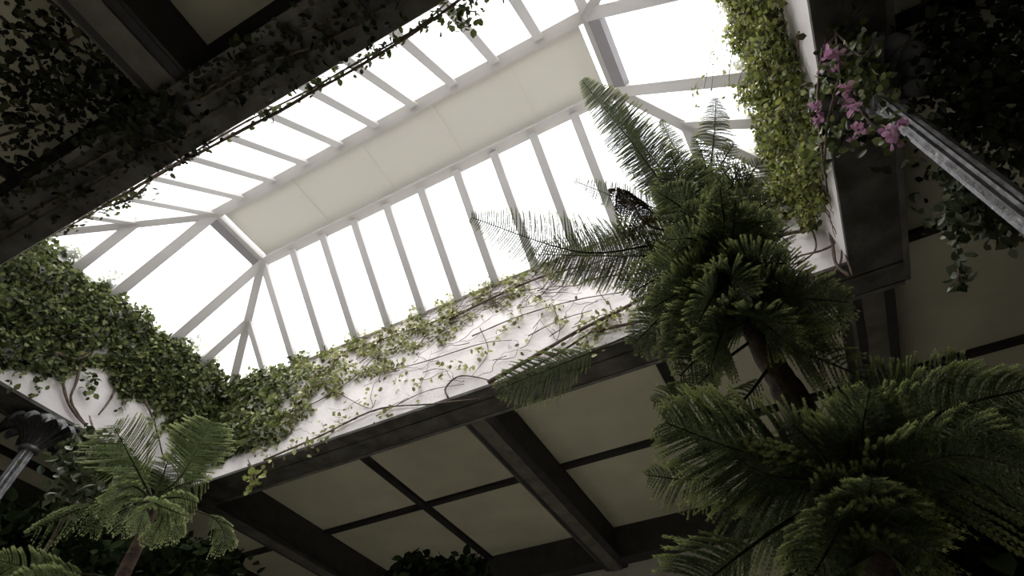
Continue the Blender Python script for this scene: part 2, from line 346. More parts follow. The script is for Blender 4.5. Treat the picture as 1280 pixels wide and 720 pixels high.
# ------------------------------------------------------------------ iron columns with flared leaf capitals
def column(x, y, label):
    t = empty('iron_column', (x, y, ZF), label, 'column', 'cast iron columns carrying the soffit')
    H = -0.04 - ZF; k = 24; V = []; F = []
    zs = [0, H - 0.42]; 
    for z, sc in ((0.25, 1.12), (1.2, 1.08), (H - 0.30, 0.92)):
        for j in range(k):
            a = 2 * math.pi * j / k; r = 0.078 * sc * (1.0 if j % 2 else 0.84)
            V.append((r * math.cos(a), r * math.sin(a), z))
    for i in range(2):
        for j in range(k): F.append((i * k + j, i * k + (j + 1) % k, (i + 1) * k + (j + 1) % k, (i + 1) * k + j))
    link('shaft', raw('shaft', V, F), 'iron', t)
    def lathe(name, prof, m):
        V = []; F = []; kk = 24
        for r, z in prof:
            for j in range(kk): V.append((r * math.cos(2 * math.pi * j / kk), r * math.sin(2 * math.pi * j / kk), z))
        for i in range(len(prof) - 1):
            for j in range(kk): F.append((i * kk + j, i * kk + (j + 1) % kk, (i + 1) * kk + (j + 1) % kk, (i + 1) * kk + j))
        F.append(tuple(range(kk))[::-1]); F.append(tuple((len(prof) - 1) * kk + j for j in range(kk)))
        return link(name, raw(name, V, F, True), m, t)
    lathe('base', [(0.17, 0), (0.17, 0.08), (0.13, 0.12), (0.14, 0.18), (0.1, 0.25), (0.07, 0.3)], 'iron')
    lathe('collar', [(0.07, H - 0.40), (0.105, H - 0.385), (0.11, H - 0.36), (0.105, H - 0.335), (0.07, H - 0.32)], 'iron')
    lathe('capital_core', [(0.07, H - 0.34), (0.10, H - 0.22), (0.17, H - 0.10), (0.24, H - 0.05), (0.24, H - 0.001)], 'iron_dark')
    # one curled leaf, copied round
    prof = [(0.085, -0.33, 0.020), (0.12, -0.25, 0.045), (0.19, -0.15, 0.068), (0.28, -0.085, 0.080), (0.355, -0.08, 0.074), (0.40, -0.125, 0.052), (0.405, -0.185, 0.018)]
    V = []; F = []
    for r, z, hw in prof:
        for u, dz in ((-1, -0.022), (-0.5, 0.0), (0, 0.016), (0.5, 0.0), (1, -0.022)): V.append((r, u * hw, H + z + dz))
    n0 = len(V)
    for v in V[:n0]: V.append((v[0] - 0.006, v[1], v[2] + 0.014))
    for i in range(len(prof) - 1):
        for j in range(4):
            a = i * 5 + j; F.append((a, a + 1, a + 6, a + 5)); F.append((n0 + a, n0 + a + 5, n0 + a + 6, n0 + a + 1))
    for i in range(len(prof) - 1):
        for a in (i * 5, i * 5 + 4): F.append((a, a + 5, n0 + a + 5, n0 + a))
    a = (len(prof) - 1) * 5
    for j in range(4): F.append((a + j, a + j + 1, n0 + a + j + 1, n0 + a + j))
    me = raw('capital_leaf', V, F, True)
    for j in range(14):
        o = link('capital_leaf', me, 'iron_dark', t); o.rotation_euler = (0, 0, 2 * math.pi * j / 14)
column(-4.60, -0.08, 'slim grey iron column with flared leaf capital below the white left end wall')
column(4.62, 0.02, 'slim grey iron column rising beside the pink flowers')

# ------------------------------------------------------------------ leaves
LEAF = np.array([(0, 0, 0), (0.30, 0.34, 0.07), (0.68, 0.29, 0.05), (1, 0, -0.07), (0.68, -0.29, 0.05), (0.30, -0.34, 0.07)])
LF = [(0, 1, 2, 3), (0, 3, 4, 5)]
def frames(nrm, dirs):
    nrm = nrm / (np.linalg.norm(nrm, axis=1, keepdims=True) + 1e-9)
    dirs = dirs - nrm * np.sum(dirs * nrm, 1, keepdims=True); dirs /= np.linalg.norm(dirs, axis=1, keepdims=True) + 1e-9
    return dirs, np.cross(nrm, dirs), nrm
def leaf_mesh(name, P, nrm, dirs, size):
    d, s, n = frames(nrm, dirs); N = len(P)
    V = P[:, None] + size[:, None, None] * (LEAF[None, :, 0:1] * d[:, None] + LEAF[None, :, 1:2] * s[:, None] + LEAF[None, :, 2:3] * n[:, None])
    me = bpy.data.meshes.new(name); me.vertices.add(N * 6); me.vertices.foreach_set('co', V.reshape(-1).astype(np.float32))
    F = (np.array(LF)[None] + (np.arange(N) * 6)[:, None, None]).reshape(-1, 4)
    me.loops.add(F.size); me.loops.foreach_set('vertex_index', F.reshape(-1).astype(np.int32))
    me.polygons.add(len(F)); me.polygons.foreach_set('loop_start', (np.arange(len(F)) * 4).astype(np.int32))
    me.update(calc_edges=True); me.validate(); return me
LEAF1 = {}
def single_leaf(parent, p, n, d, s, m):
    if m not in LEAF1:
        me = raw('leaf', LEAF, LF); me.materials.append(MT[m]); LEAF1[m] = me
    o = bpy.data.objects.new('leaf', LEAF1[m]); COL.objects.link(o); o.parent = parent
    D, S, Nn = frames(n[None], d[None]); l = parent.location
    mm = Matrix(((D[0][0] * s, S[0][0] * s, Nn[0][0] * s, p[0] - l.x), (D[0][1] * s, S[0][1] * s, Nn[0][1] * s, p[1] - l.y), (D[0][2] * s, S[0][2] * s, Nn[0][2] * s, p[2] - l.z), (0, 0, 0, 1)))
    o.matrix_local = mm
def foliage(thing, P, base_n, size, m, spread=0.9, hang=0.5, singles=0, front=None, name='leaves'):
    """P: leaf points; the big front-most ones become leaves of their own, the rest one part"""
    N = len(P)
    nrm = np.array(base_n, float)[None] + rng.normal(0, spread, (N, 3))
    dirs = rng.normal(0, 1, (N, 3)) + np.array([0, 0, -hang])
    sz = size * rng.uniform(0.65, 1.3, N)
    if singles:
        key = (P @ np.array(front, float)) + rng.uniform(0, 0.25, N); idx = np.argsort(-key)[:singles]
        for i in idx: single_leaf(thing, P[i], nrm[i], dirs[i], sz[i] * 1.1, m)
        keep = np.ones(N, bool); keep[idx] = False; P, nrm, dirs, sz = P[keep], nrm[keep], dirs[keep], sz[keep]
    me = leaf_mesh(name, P - np.array(thing.location), nrm, dirs, sz)
    o = link(name, me, m, thing); o['kind'] = 'stuff'; return o
def lump(a, b, seed, f=3.0):
    r = np.random.default_rng(seed); v = np.zeros_like(a)
    for k in range(7):
        th = r.uniform(0, 6.28); fr = f * r.uniform(0.5, 2.2); v += np.sin(fr * (a * math.cos(th) + b * math.sin(th)) * 2 + r.uniform(0, 6.28))
    return v / 3.0
def cloud(c, r, n, flat=1.0):
    v = rng.normal(0, 1, (n, 3)); v /= np.linalg.norm(v, axis=1, keepdims=True); v *= rng.uniform(0.25, 1, (n, 1)) ** 0.5
    v[:, 2] *= flat; return np.array(c) + v * np.array(r)
def along(path, n, jit):
    p = smooth_path(path, 60); i = rng.uniform(0, 59, n); a = np.floor(i).astype(int); f = (i - a)[:, None]
    return p[a] * (1 - f) + p[np.minimum(a + 1, 59)] * f + rng.normal(0, jit, (n, 3))

# ---- ivy on the left end wall
t = empty('ivy', (-LB, 0, 0), 'thick dark green ivy spilling over the left end wall of the skylight', 'ivy')
yl = np.array([-1.8, -0.92, -0.66, -0.41, -0.28, 0.18, 0.49, 0.81, 1.29, 1.8]); zl = np.array([-0.05, 0.12, 0.30, 0.40, 0.62, 0.70, 0.72, 0.72, 0.46, 0.08])
y = rng.uniform(-1.8, 1.8, 15000); z = rng.uniform(-0.1, 1.98, 15000)
zlow = np.interp(y, yl, zl) + 0.10 * lump(y, z, 3, 4); edge = z - zlow
keep = (edge > 0) & (lump(y, z, 5, 5) > -1.05) & (z < 1.80 + 0.10 * lump(y, y * 0, 8, 5))
y, z, edge = y[keep], z[keep], edge[keep]
dep = (0.03 + 0.22 * np.clip(edge / 0.5, 0, 1) * (0.6 + 0.4 * lump(y, z, 9, 3))) * rng.uniform(0.1, 1, len(y)) ** 0.7
P = np.stack([-LB + np.clip(dep, 0.01, 0.5), y, z], 1)
sp = []
for _ in range(26):                       # stray shoots below and above the mass
    c = np.array([-LB + 0.05, rng.uniform(-1.6, 1.6), 0]); zz = np.interp(c[1], yl, zl); up = rng.random() < 0.55
    c[2] = 1.78 if up else zz
    L = rng.uniform(0.15, 0.42); d = np.array([rng.uniform(0, 0.25), rng.uniform(-0.3, 0.3), (1 if up else -1) * 0.8])
    sp.append(c + d * L * rng.uniform(0, 1, (16, 1)) + rng.normal(0, 0.03, (16, 3)))
P = np.vstack([P] + sp)
foliage(t, P, (1.0, 0, 0.35), 0.074, 'ivy', singles=150, front=(1.0, -0.3, -0.2))
for pts in ([(98, 455), (92, 480), (85, 500), (95, 520), (110, 540)], [(60, 440), (95, 450), (130, 430), (165, 440)], [(75, 480), (82, 505), (100, 530), (125, 545)], [(175, 495), (190, 530), (200, 570)],
            [(150, 470), (135, 500), (120, 520)]):
    tube('stem', [plane(a, b, 0, -LB) + np.array([0.05, 0, 0]) for a, b in pts], 0.020, 0.010, 'vine', t, 5, 14, 0.15)

# ---- creeper on the far wall, dense at the left and thinning to the right
t = empty('creeper', (0, WB, 0), 'pale green creeper trailing along the bright long wall of the skylight', 'creeper')
xl = np.array([-4.4, -3.54, -2.78, -2.27, -1.99, -1.54, -1.13, -0.61, -0.13, 0.35, 0.82, 1.49, 2.12, 4.4])
zl = np.array([0.05, 0.30, 0.26, 0.45, 0.80, 0.80, 0.82, 0.90, 1.05, 1.15, 1.25, 1.40, 1.50, 1.62])
x = rng.uniform(-4.38, 3.6, 20000); z = rng.uniform(0, 1.95, 20000)
e = z - np.interp(x, xl, zl) - 0.12 * lump(x, z, 21, 4)
dens = np.interp(x, [-4.4, -2.2, -0.5, 1.0, 3.5], [1.0, 0.70, 0.58, 0.42, 0.25])
keep = (e > 0) & (rng.random(len(x)) < dens) & (lump(x, z, 23, 5) > np.interp(x, [-4.4, -2, 1, 3.5], [-1.1, -0.5, -0.4, -0.2])) & (z < 1.80 + 0.10 * lump(x, x * 0, 24, 5))
x, z, e = x[keep], z[keep], e[keep]
dep = np.interp(x, [-4.4, -2.2, 0, 3], [0.22, 0.12, 0.08, 0.05]) * np.clip(e / 0.3, 0.15, 1) * rng.uniform(0.1, 1, len(x))
dark = x < -2.9 + 0.6 * rng.normal(0, 1, len(x))
P = np.stack([x, WB - 0.01 - dep, z], 1)
def twigs(thing, org, ua, va, na, box_, n, r, m='vine'):
    V = []; F = []
    for _ in range(n):
        u = rng.uniform(box_[0], box_[1]); v = rng.uniform(box_[2], box_[3]); a = rng.normal(0, 0.5) + (math.pi if rng.random() < 0.4 else 0); pts = []
        for k in range(9):
            pts.append(np.array(org) + np.array(ua) * u + np.array(va) * v + np.array(na) * (0.015 + 0.03 * rng.random()))
            u += 0.075 * math.cos(a); v += 0.075 * math.sin(a); a += rng.normal(0, 0.35); u = min(max(u, box_[0]), box_[1]); v = min(max(v, box_[2]), box_[3] + 0.1)
        rr = r * rng.uniform(0.5, 1.5); v_, f_ = tube_geo(smooth_path(pts, 16) - np.array(thing.location), rr, rr * 0.4, 4)
        F += [tuple(i + len(V) for i in f) for f in f_]; V += list(v_)
    o = link('twigs', raw('twigs', V, F), m, thing); o['kind'] = 'stuff'
twigs(t, (0, WB, 0), (1, 0, 0), (0, 0, 1), (0, -1, 0), (-2.6, 3.4, 1.05, 1.72), 150, 0.006)
twigs(t, (0, WB, 0), (1, 0, 0), (0, 0, 1), (0, -1, 0), (-3.6, 3.2, 0.15, 1.2), 70, 0.0045)
foliage(t, P[dark], (0, -1, 0.4), 0.080, 'ivy', singles=70, front=(0, -1, -0.1))
foliage(t, P[~dark], (0, -1, 0.4), 0.060, 'ivy_pale', singles=70, front=(0, -1, -0.1))
sp = []
def sprig(px, py, n, r, m=None):
    c = plane(px, py, 1, WB - 0.05); sp.append(c + rng.normal(0, 1, (n, 3)) * np.array([r, 0.025, r * 0.8]))
for px, py, n, r in ((745, 405, 50, 0.14), (770, 400, 40, 0.12), (735, 430, 26, 0.10), (690, 385, 24, 0.10), (700, 402, 16, 0.06), (640, 400, 24, 0.10), (625, 415, 14, 0.08), (670, 375, 18, 0.10), (560, 455, 16, 0.10),
                     (600, 440, 16, 0.08), (585, 460, 8, 0.06), (500, 470, 18, 0.14), (520, 480, 12, 0.10), (455, 500, 10, 0.10), (480, 520, 8, 0.08), (430, 520, 22, 0.12), (400, 545, 28, 0.14), (370, 560, 26, 0.14), (340, 570, 18, 0.12),
                     (330, 555, 34, 0.14), (710, 440, 14, 0.08), (650, 430, 8, 0.08), (800, 380, 26, 0.12), (815, 400, 20, 0.10), (850, 360, 22, 0.14), (640, 360, 22, 0.08), (565, 350 + 18, 14, 0.05), (488, 398, 12, 0.05), (520, 385, 12, 0.05), (620, 352, 10, 0.05)):
    sprig(px, py, n, r)
foliage(t, np.vstack(sp), (0, -1, 0.4), 0.062, 'ivy_pale', name='sprigs')
for pts, r in (([(330, 575), (400, 545), (470, 512), (540, 505), (600, 498)], 0.014), ([(560, 497), (557, 485), (575, 470), (610, 475), (640, 490)], 0.013),
               ([(610, 478), (660, 450), (720, 415), (780, 385), (850, 345)], 0.028), ([(625, 480), (700, 440), (760, 400)], 0.018), ([(560, 400), (620, 370), (680, 345), (740, 330)], 0.020),
               ([(430, 440), (520, 410), (600, 380), (650, 352)], 0.014), ([(590, 420), (650, 395), (720, 375), (780, 365)], 0.010), ([(740, 415), (800, 402), (860, 395)], 0.022),
               ([(450, 470), (520, 455), (600, 430), (640, 425)], 0.008), ([(470, 520), (530, 490), (580, 480)], 0.007), ([(380, 470), (420, 490), (460, 510), (470, 500)], 0.008), ([(660, 420), (700, 400), (740, 388)], 0.008),
               ([(600, 410), (610, 440), (590, 470)], 0.006), ([(690, 380), (700, 410), (690, 440)], 0.006), ([(350, 520), (400, 500), (450, 465), (480, 430)], 0.009), ([(730, 350), (790, 340), (850, 320)], 0.012)):
    tube('stem', [plane(a, b, 1, WB - 0.02 - r) for a, b in pts], r, r * 0.6, 'vine', t, 5, 20, 0.2)

# ---- leaf clusters hanging under the soffit edge of the far wall
t = empty('hanging_sprig', plane(318, 592, 1, WB + 0.02), 'bright green leafy sprig dangling below the far wall edge at the left', 'sprig')
P = cloud(plane(318, 598, 1, WB - 0.02), (0.16, 0.06, 0.22), 26); foliage(t, P, (0, -1, 0), 0.10, 'ivy_pale', singles=25, front=(0, -1, 0))
tube('stem', [plane(310, 575, 1, WB - 0.03), plane(318, 592, 1, WB - 0.04), plane(320, 612, 1, WB - 0.03)], 0.008, 0.004, 'vine', t, 5, 8)

# ---- bright creeper on the right end wall
t = empty('creeper', (LB, 0, 0), 'bright yellow-green creeper hanging thick over the right end wall', 'creeper')
y = rng.uniform(-1.8, 1.78, 17000); z = rng.uniform(0.05, 2.05, 17000)
lowz = np.interp(y, [-1.8, -0.63, -0.27, 0.0, 0.35, 0.8, 1.3, 1.8], [0.40, 0.36, 0.30, 0.10, 0.06, 0.06, 0.25, 0.55]) + 0.06 * lump(y, z, 31, 4)
topz = 1.98 + 0.10 * lump(y, y * 0, 32, 5)
keep = (z > lowz) & (z < topz) & (lump(y, z, 33, 5) > -1.2); y, z = y[keep], z[keep]
dep = (0.06 + 0.16 * (0.6 + 0.4 * lump(y, z, 34, 3))) * rng.uniform(0.05, 1, len(y)) ** 0.7
P = np.stack([LB - np.clip(dep, 0.01, 0.4), y, z], 1)
cx = rng.uniform(3.1, 4.36, 2600); cz = rng.uniform(0.6, 1.9, 2600)       # the creeper turns the corner onto the long wall
kc = (cz > np.interp(cx, [3.1, 3.6, 4.0, 4.4], [1.45, 1.0, 0.85, 0.75]) + 0.1 * lump(cx, cz, 36, 4)) & (lump(cx, cz, 37, 5) > -0.8)
P = np.vstack([P, np.stack([cx[kc], WB - rng.uniform(0.01, 0.14, kc.sum()), cz[kc]], 1)])
twigs(t, (LB, 0, 0), (0, 1, 0), (0, 0, 1), (-1, 0, 0), (-1.6, 1.7, 0.1, 1.7), 60, 0.006)
foliage(t, P, (-1, -0.1, 0.35), 0.054, 'ivy_bright', singles=140, front=(-1, -0.4, -0.2))
sp = []
for k in range(8):                        # thin twigs hanging across the glass at the top right
    px = [897, 900, 905, 888, 915, 925, 880, 870][k]; y0 = [-8, 0, -5, 60, 55, 90, 10, 100][k]; y1 = [118, 60, 95, 110, 120, 130, 50, 135][k]
    path = [reach(px + 2, y0, 2.9), reach(px - 3, (y0 + y1) / 2, 2.9), reach(px - 8 + 4 * (k % 3), y1, 2.9)]
    tube('twig', path, 0.005, 0.003, 'vine', t, 4, 10); sp.append(along(path, 11, 0.035))
foliage(t, np.vstack(sp), (-1, -1, 0), 0.05, 'ivy_pale', name='twig_leaves')
tube('twig', [plane(950, -20, 0, LB - 0.15), reach(930, -15, 3.0), reach(897, -10, 2.9)], 0.007, 0.005, 'vine', t, 4, 10)
# woody stems in the far right corner
t = empty('woody_vine', (LB, WB, 0), 'tangle of bare brown vine stems over the bright far right corner', 'vine')
for pts, ax, r in (([(1022, 200), (1026, 240), (1032, 268), (1015, 285), (985, 292), (950, 300)], 1, 0.030), ([(1032, 268), (1040, 300), (1045, 330), (1062, 345)], 1, 0.020), ([(1034, 180), (1040, 230), (1032, 268)], 1, 0.028),
                   ([(1036, 272), (1044, 300), (1030, 312), (1000, 320), (960, 335)], 1, 0.013), ([(1015, 285), (1020, 310), (1005, 325), (985, 330), (950, 320)], 1, 0.010), ([(1048, 180), (1054, 260), (1056, 310), (1068, 345)], 1, 0.016),
                   ([(930, 350), (980, 338), (1020, 345), (1010, 360)], 1, 0.012), ([(1000, 362), (1030, 350), (1050, 330), (1052, 300)], 1, 0.011), ([(1024, 130), (1020, 170), (1028, 230), (1032, 268)], 1, 0.012), ([(1012, 190), (1015, 230), (1030, 265)], 1, 0.010)):
    tube('stem', [plane(min(a, 1066), b, ax, WB - 0.05 - r) for a, b in pts], r, r * 0.7, 'vine', t, 6, 22, 0.15)

# ---- vine along the near soffit edge
t = empty('hanging_vine', (0, -WB, 0), 'thin dark vine strung along the near edge of the opening', 'vine')
NY = -WB + 0.0
for pts, r in (([(110, 262), (150, 246), (185, 226), (219, 207), (250, 191), (312, 158), (352, 138), (390, 115), (430, 94), (500, 52), (545, 22), (600, -20)], 0.015), ([(219, 205), (260, 180), (312, 150), (380, 116), (440, 82), (520, 36), (560, 2)], 0.010),
               ([(20, 312), (70, 287), (105, 266), (160, 250), (190, 225)], 0.011), ([(60, 296), (110, 270), (165, 236), (220, 203)], 0.009)):
    tube('stem', [plane(a, b, 1, NY) for a, b in pts], r, r * 0.7, 'vine', t, 5, 40, 0.2)
P = [along([plane(a, b, 1, NY) for a, b in [(25, 312), (100, 270), (170, 235)]], 260, 0.05), along([plane(a, b, 1, NY) for a, b in [(170, 232), (312, 155), (430, 90), (500, 48), (560, 8)]], 190, 0.022)]
for px, py, n, r in ((168, 238, 40, 0.06), (150, 252, 26, 0.05), (30, 312, 90, 0.12), (210, 195, 10, 0.03), (560, 8, 60, 0.07), (575, 22, 26, 0.04), (582, 30, 14, 0.03), (600, -2, 30, 0.06), (395, 105, 16, 0.03), (420, 85, 18, 0.03), (465, 60, 12, 0.03), (330, 140, 12, 0.03)):
    P.append(plane(px, py, 1, NY) + rng.normal(0, r, (n, 3)))
foliage(t, np.vstack(P), (0, 1, -0.3), 0.05, 'ivy', singles=80, front=(0, 1, -0.2))

# ---- dark climber spread under the near soffit and the left near panels
t = empty('dark_climber', (-1.5, -2.6, 0), 'dark shaded climber matted under the near ceiling panels at upper left', 'climber')
P = []
for px, py, r, n in ((30, 60, 0.30, 150), (55, 35, 0.18, 90), (25, 130, 0.34, 220), (60, 110, 0.25, 130), (110, 100, 0.26, 150), (95, 130, 0.26, 150), (140, 105, 0.25, 130), (160, 75, 0.2, 70), (150, 130, 0.22, 120), (60, 170, 0.24, 90), (15, 190, 0.22, 100),
                     (5, 100, 0.3, 120), (190, 110, 0.2, 110), (215, 120, 0.18, 90), (120, 20, 0.22, 70), (110, 60, 0.2, 60), (90, 5, 0.2, 40), (185, 140, 0.2, 70), (130, 45, 0.15, 40)):
    c = plane(px, py, 2, 0.20); P.append(c + rng.normal(0, 1, (int(n * 0.62), 3)) * np.array([r, r, 0.10]) * 0.62)
P = np.vstack(P); P[:, 2] = np.clip(P[:, 2], -0.02, 0.5); P[P[:, 1] > -2.35, 2] = -0.10
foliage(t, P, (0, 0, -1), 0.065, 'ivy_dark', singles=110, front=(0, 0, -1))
for pts in ([(20, 15), (60, 50), (110, 80)], [(35, 25), (85, 55), (130, 75)], [(0, 20), (40, 60), (60, 100), (100, 130)], [(70, 60), (110, 40), (130, 50)], [(0, 170), (60, 150), (110, 120), (160, 100)], [(60, 0), (100, 30), (140, 60), (180, 110)]):
    tube('stem', [plane(a, b, 2, 0.30) for a, b in pts], 0.014, 0.008, 'vine', t, 5, 14, 0.2)
t = empty('soffit_creeper', (0, -2.0, -0.05), 'dark creeper clinging to the stone underside of the near beam', 'creeper')
P = []
for px, py, r, n in ((300, 75, 0.16, 80), (330, 65, 0.12, 50), (270, 95, 0.14, 60), (380, 45, 0.14, 60), (420, 20, 0.16, 70), (225, 130, 0.16, 60), (180, 165, 0.2, 60), (130, 200, 0.2, 60), (80, 225, 0.22, 70), (30, 250, 0.25, 80), (240, 155, 0.12, 30), (460, 10, 0.12, 40), (345, 85, 0.1, 30), (200, 190, 0.12, 20)):
    c = plane(px, py, 2, -0.06); q = c + rng.normal(0, 1, (int(n * 0.7), 3)) * np.array([r, r, 0.015]); q[:, 2] = -0.06 - np.abs(q[:, 2] + 0.06); P.append(q)
P = np.vstack(P); P[:, 1] = np.clip(P[:, 1], -2.3, -1.84)
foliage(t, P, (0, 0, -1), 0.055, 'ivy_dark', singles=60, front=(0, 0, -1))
for pts in ([(120, 240), (170, 190), (230, 170), (240, 150)], [(150, 180), (190, 175), (235, 205)], [(60, 230), (120, 200), (200, 150), (300, 85), (420, 20)], [(250, 125), (330, 80), (400, 55), (470, 20)], [(0, 290), (60, 255), (140, 215)]):
    tube('stem', [plane(a, b, 2, -0.065) for a, b in pts], 0.013, 0.009, 'vine', t, 5, 14, 0.2)

# ---- flowering climber at the right column head
t = empty('flowering_climber', (4.7, -0.1, -0.2), 'pink flowering climber wound round the head of the right iron column', 'climber')
FD = 2.50
fl = [(1040, 70, 1.2), (1033, 62, 0.9), (1048, 82, 0.9), (1030, 84, 0.8), (1036, 52, 0.9), (1056, 110, 0.8), (1060, 122, 1.0), (1068, 135, 0.9), (1058, 130, 0.7), (1020, 140, 0.9), (1024, 150, 0.7), (1018, 130, 0.7), (1070, 160, 0.7), (1082, 158, 0.7), (1068, 175, 0.7), (1112, 165, 0.9), (1118, 175, 0.8), (1124, 152, 0.7), (1042, 40, 0.6), (1050, 66, 0.8)]
for px, py, s in fl:
    c = reach(px, py, FD + rng.uniform(-0.1, 0.1)); V = []; F = []
    for k in range(9):
        a = rng.uniform(0, 6.28); n = rng.normal(0, 1, 3); n /= np.linalg.norm(n); d = rng.normal(0, 1, 3); d -= n * (d @ n); d /= np.linalg.norm(d); q = np.cross(n, d)
        b0 = rng.normal(0, 0.014, 3)
        for lv in LEAF: V.append(b0 + 0.056 * s * (lv[0] * d + lv[1] * 1.25 * q + lv[2] * n))
        F += [tuple(i + 6 * k for i in f) for f in LF]
    o = link('flower', raw('flower', V, F), 'bract', t); o.location = c - np.array(t.location)
P = [reach(px, py, FD + 0.05) + rng.normal(0, r, (n, 3)) for px, py, r, n in ((1035, 20, 0.07, 60), (1045, 40, 0.07, 50), (1065, 80, 0.07, 60), (1080, 105, 0.06, 60), (1070, 60, 0.06, 40), (1060, 95, 0.06, 40), (1090, 85, 0.06, 14), (1030, 110, 0.06, 30), (1030, 160, 0.07, 40), (1025, 190, 0.06, 40), (1060, 150, 0.08, 30), (1085, 170, 0.07, 20), (1110, 160, 0.06, 14), (1040, 0, 0.08, 60), (1085, 5, 0.06, 14), (1100, 120, 0.07, 20))]
foliage(t, np.vstack(P), (-0.6, -0.8, -0.3), 0.055, 'ivy', singles=60, front=(-0.4, -1, 0))
for pts in ([(1050, -10), (1045, 40), (1050, 90), (1035, 150), (1030, 210)], [(1060, 110), (1085, 150), (1115, 170)], [(1045, 40), (1075, 70), (1092, 57)], [(1028, 60), (1022, 120), (1026, 180), (1034, 240)]):
    tube('stem', [reach(a, b, FD) for a, b in pts], 0.010, 0.006, 'vine', t, 5, 16, 0.2)

# ---- dark leafy climber right of the column
t = empty('dark_climber', (5.5, 0.5, 0.0), 'dark climber with a few pale leaves under the ceiling right of the iron column', 'climber')
P = []
for px, py, r, n in ((1250, 130, 0.22, 260), (1220, 150, 0.2, 200), (1270, 180, 0.22, 240), (1230, 90, 0.22, 200), (1190, 60, 0.2, 120), (1160, 30, 0.2, 100), (1270, 40, 0.3, 240), (1210, 10, 0.25, 160), (1250, 215, 0.16, 100), (1275, 110, 0.2, 180), (1240, 60, 0.25, 180), (1150, 80, 0.15, 50), (1180, 110, 0.15, 70)):
    P.append(reach(px, py, 3.6) + rng.normal(0, 1, (n, 3)) * np.array([r, r, 0.16]))
P = np.vstack(P); P[:, 2] = np.minimum(P[:, 2], 0.48)
pal = rng.random(len(P)) < 0.035
foliage(t, P[pal], (-0.3, -0.5, -0.7), 0.06, 'ivy_old', name='pale_leaves')
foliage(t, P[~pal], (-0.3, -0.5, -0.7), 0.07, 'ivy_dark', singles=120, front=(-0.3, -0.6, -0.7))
for pts in ([(1150, 20), (1200, 60), (1250, 120), (1275, 190)], [(1180, 110), (1230, 90), (1280, 40)], [(1160, 40), (1215, 10), (1275, 20)]):
    tube('stem', [reach(a, b, 3.6) for a, b in pts], 0.012, 0.008, 'vine', t, 5, 14, 0.2)
t2 = empty('trailing_vine', tuple(reach(1198, 250, 3.3)), 'dark trailing vine dangling beside the grey pole above the bare ceiling panel', 'vine')
P = [reach(px, py, 3.3) + rng.normal(0, r, (n, 3)) for px, py, r, n in ((1200, 230, 0.07, 60), (1215, 250, 0.08, 80), (1230, 262, 0.08, 80), (1250, 270, 0.07, 50), (1200, 262, 0.07, 70), (1180, 270, 0.06, 30), (1235, 275, 0.06, 50), (1270, 275, 0.06, 40), (1195, 215, 0.05, 30))]
pth = [reach(1198, 235, 3.3), reach(1196, 290, 3.3), reach(1198, 325, 3.3), reach(1200, 358, 3.3)]
P.append(along(pth, 60, 0.018)); foliage(t2, np.vstack(P), (-0.3, -0.8, -0.3), 0.06, 'ivy_old', singles=50, front=(-0.3, -1, -0.3))
tube('stem', pth, 0.012, 0.006, 'vine', t2, 5, 12, 0.2)
tube('stem', [reach(1198, 235, 3.3), reach(1230, 215, 3.5), reach(1262, 190, 3.6)], 0.012, 0.012, 'vine', t2, 5, 12, 0.2)

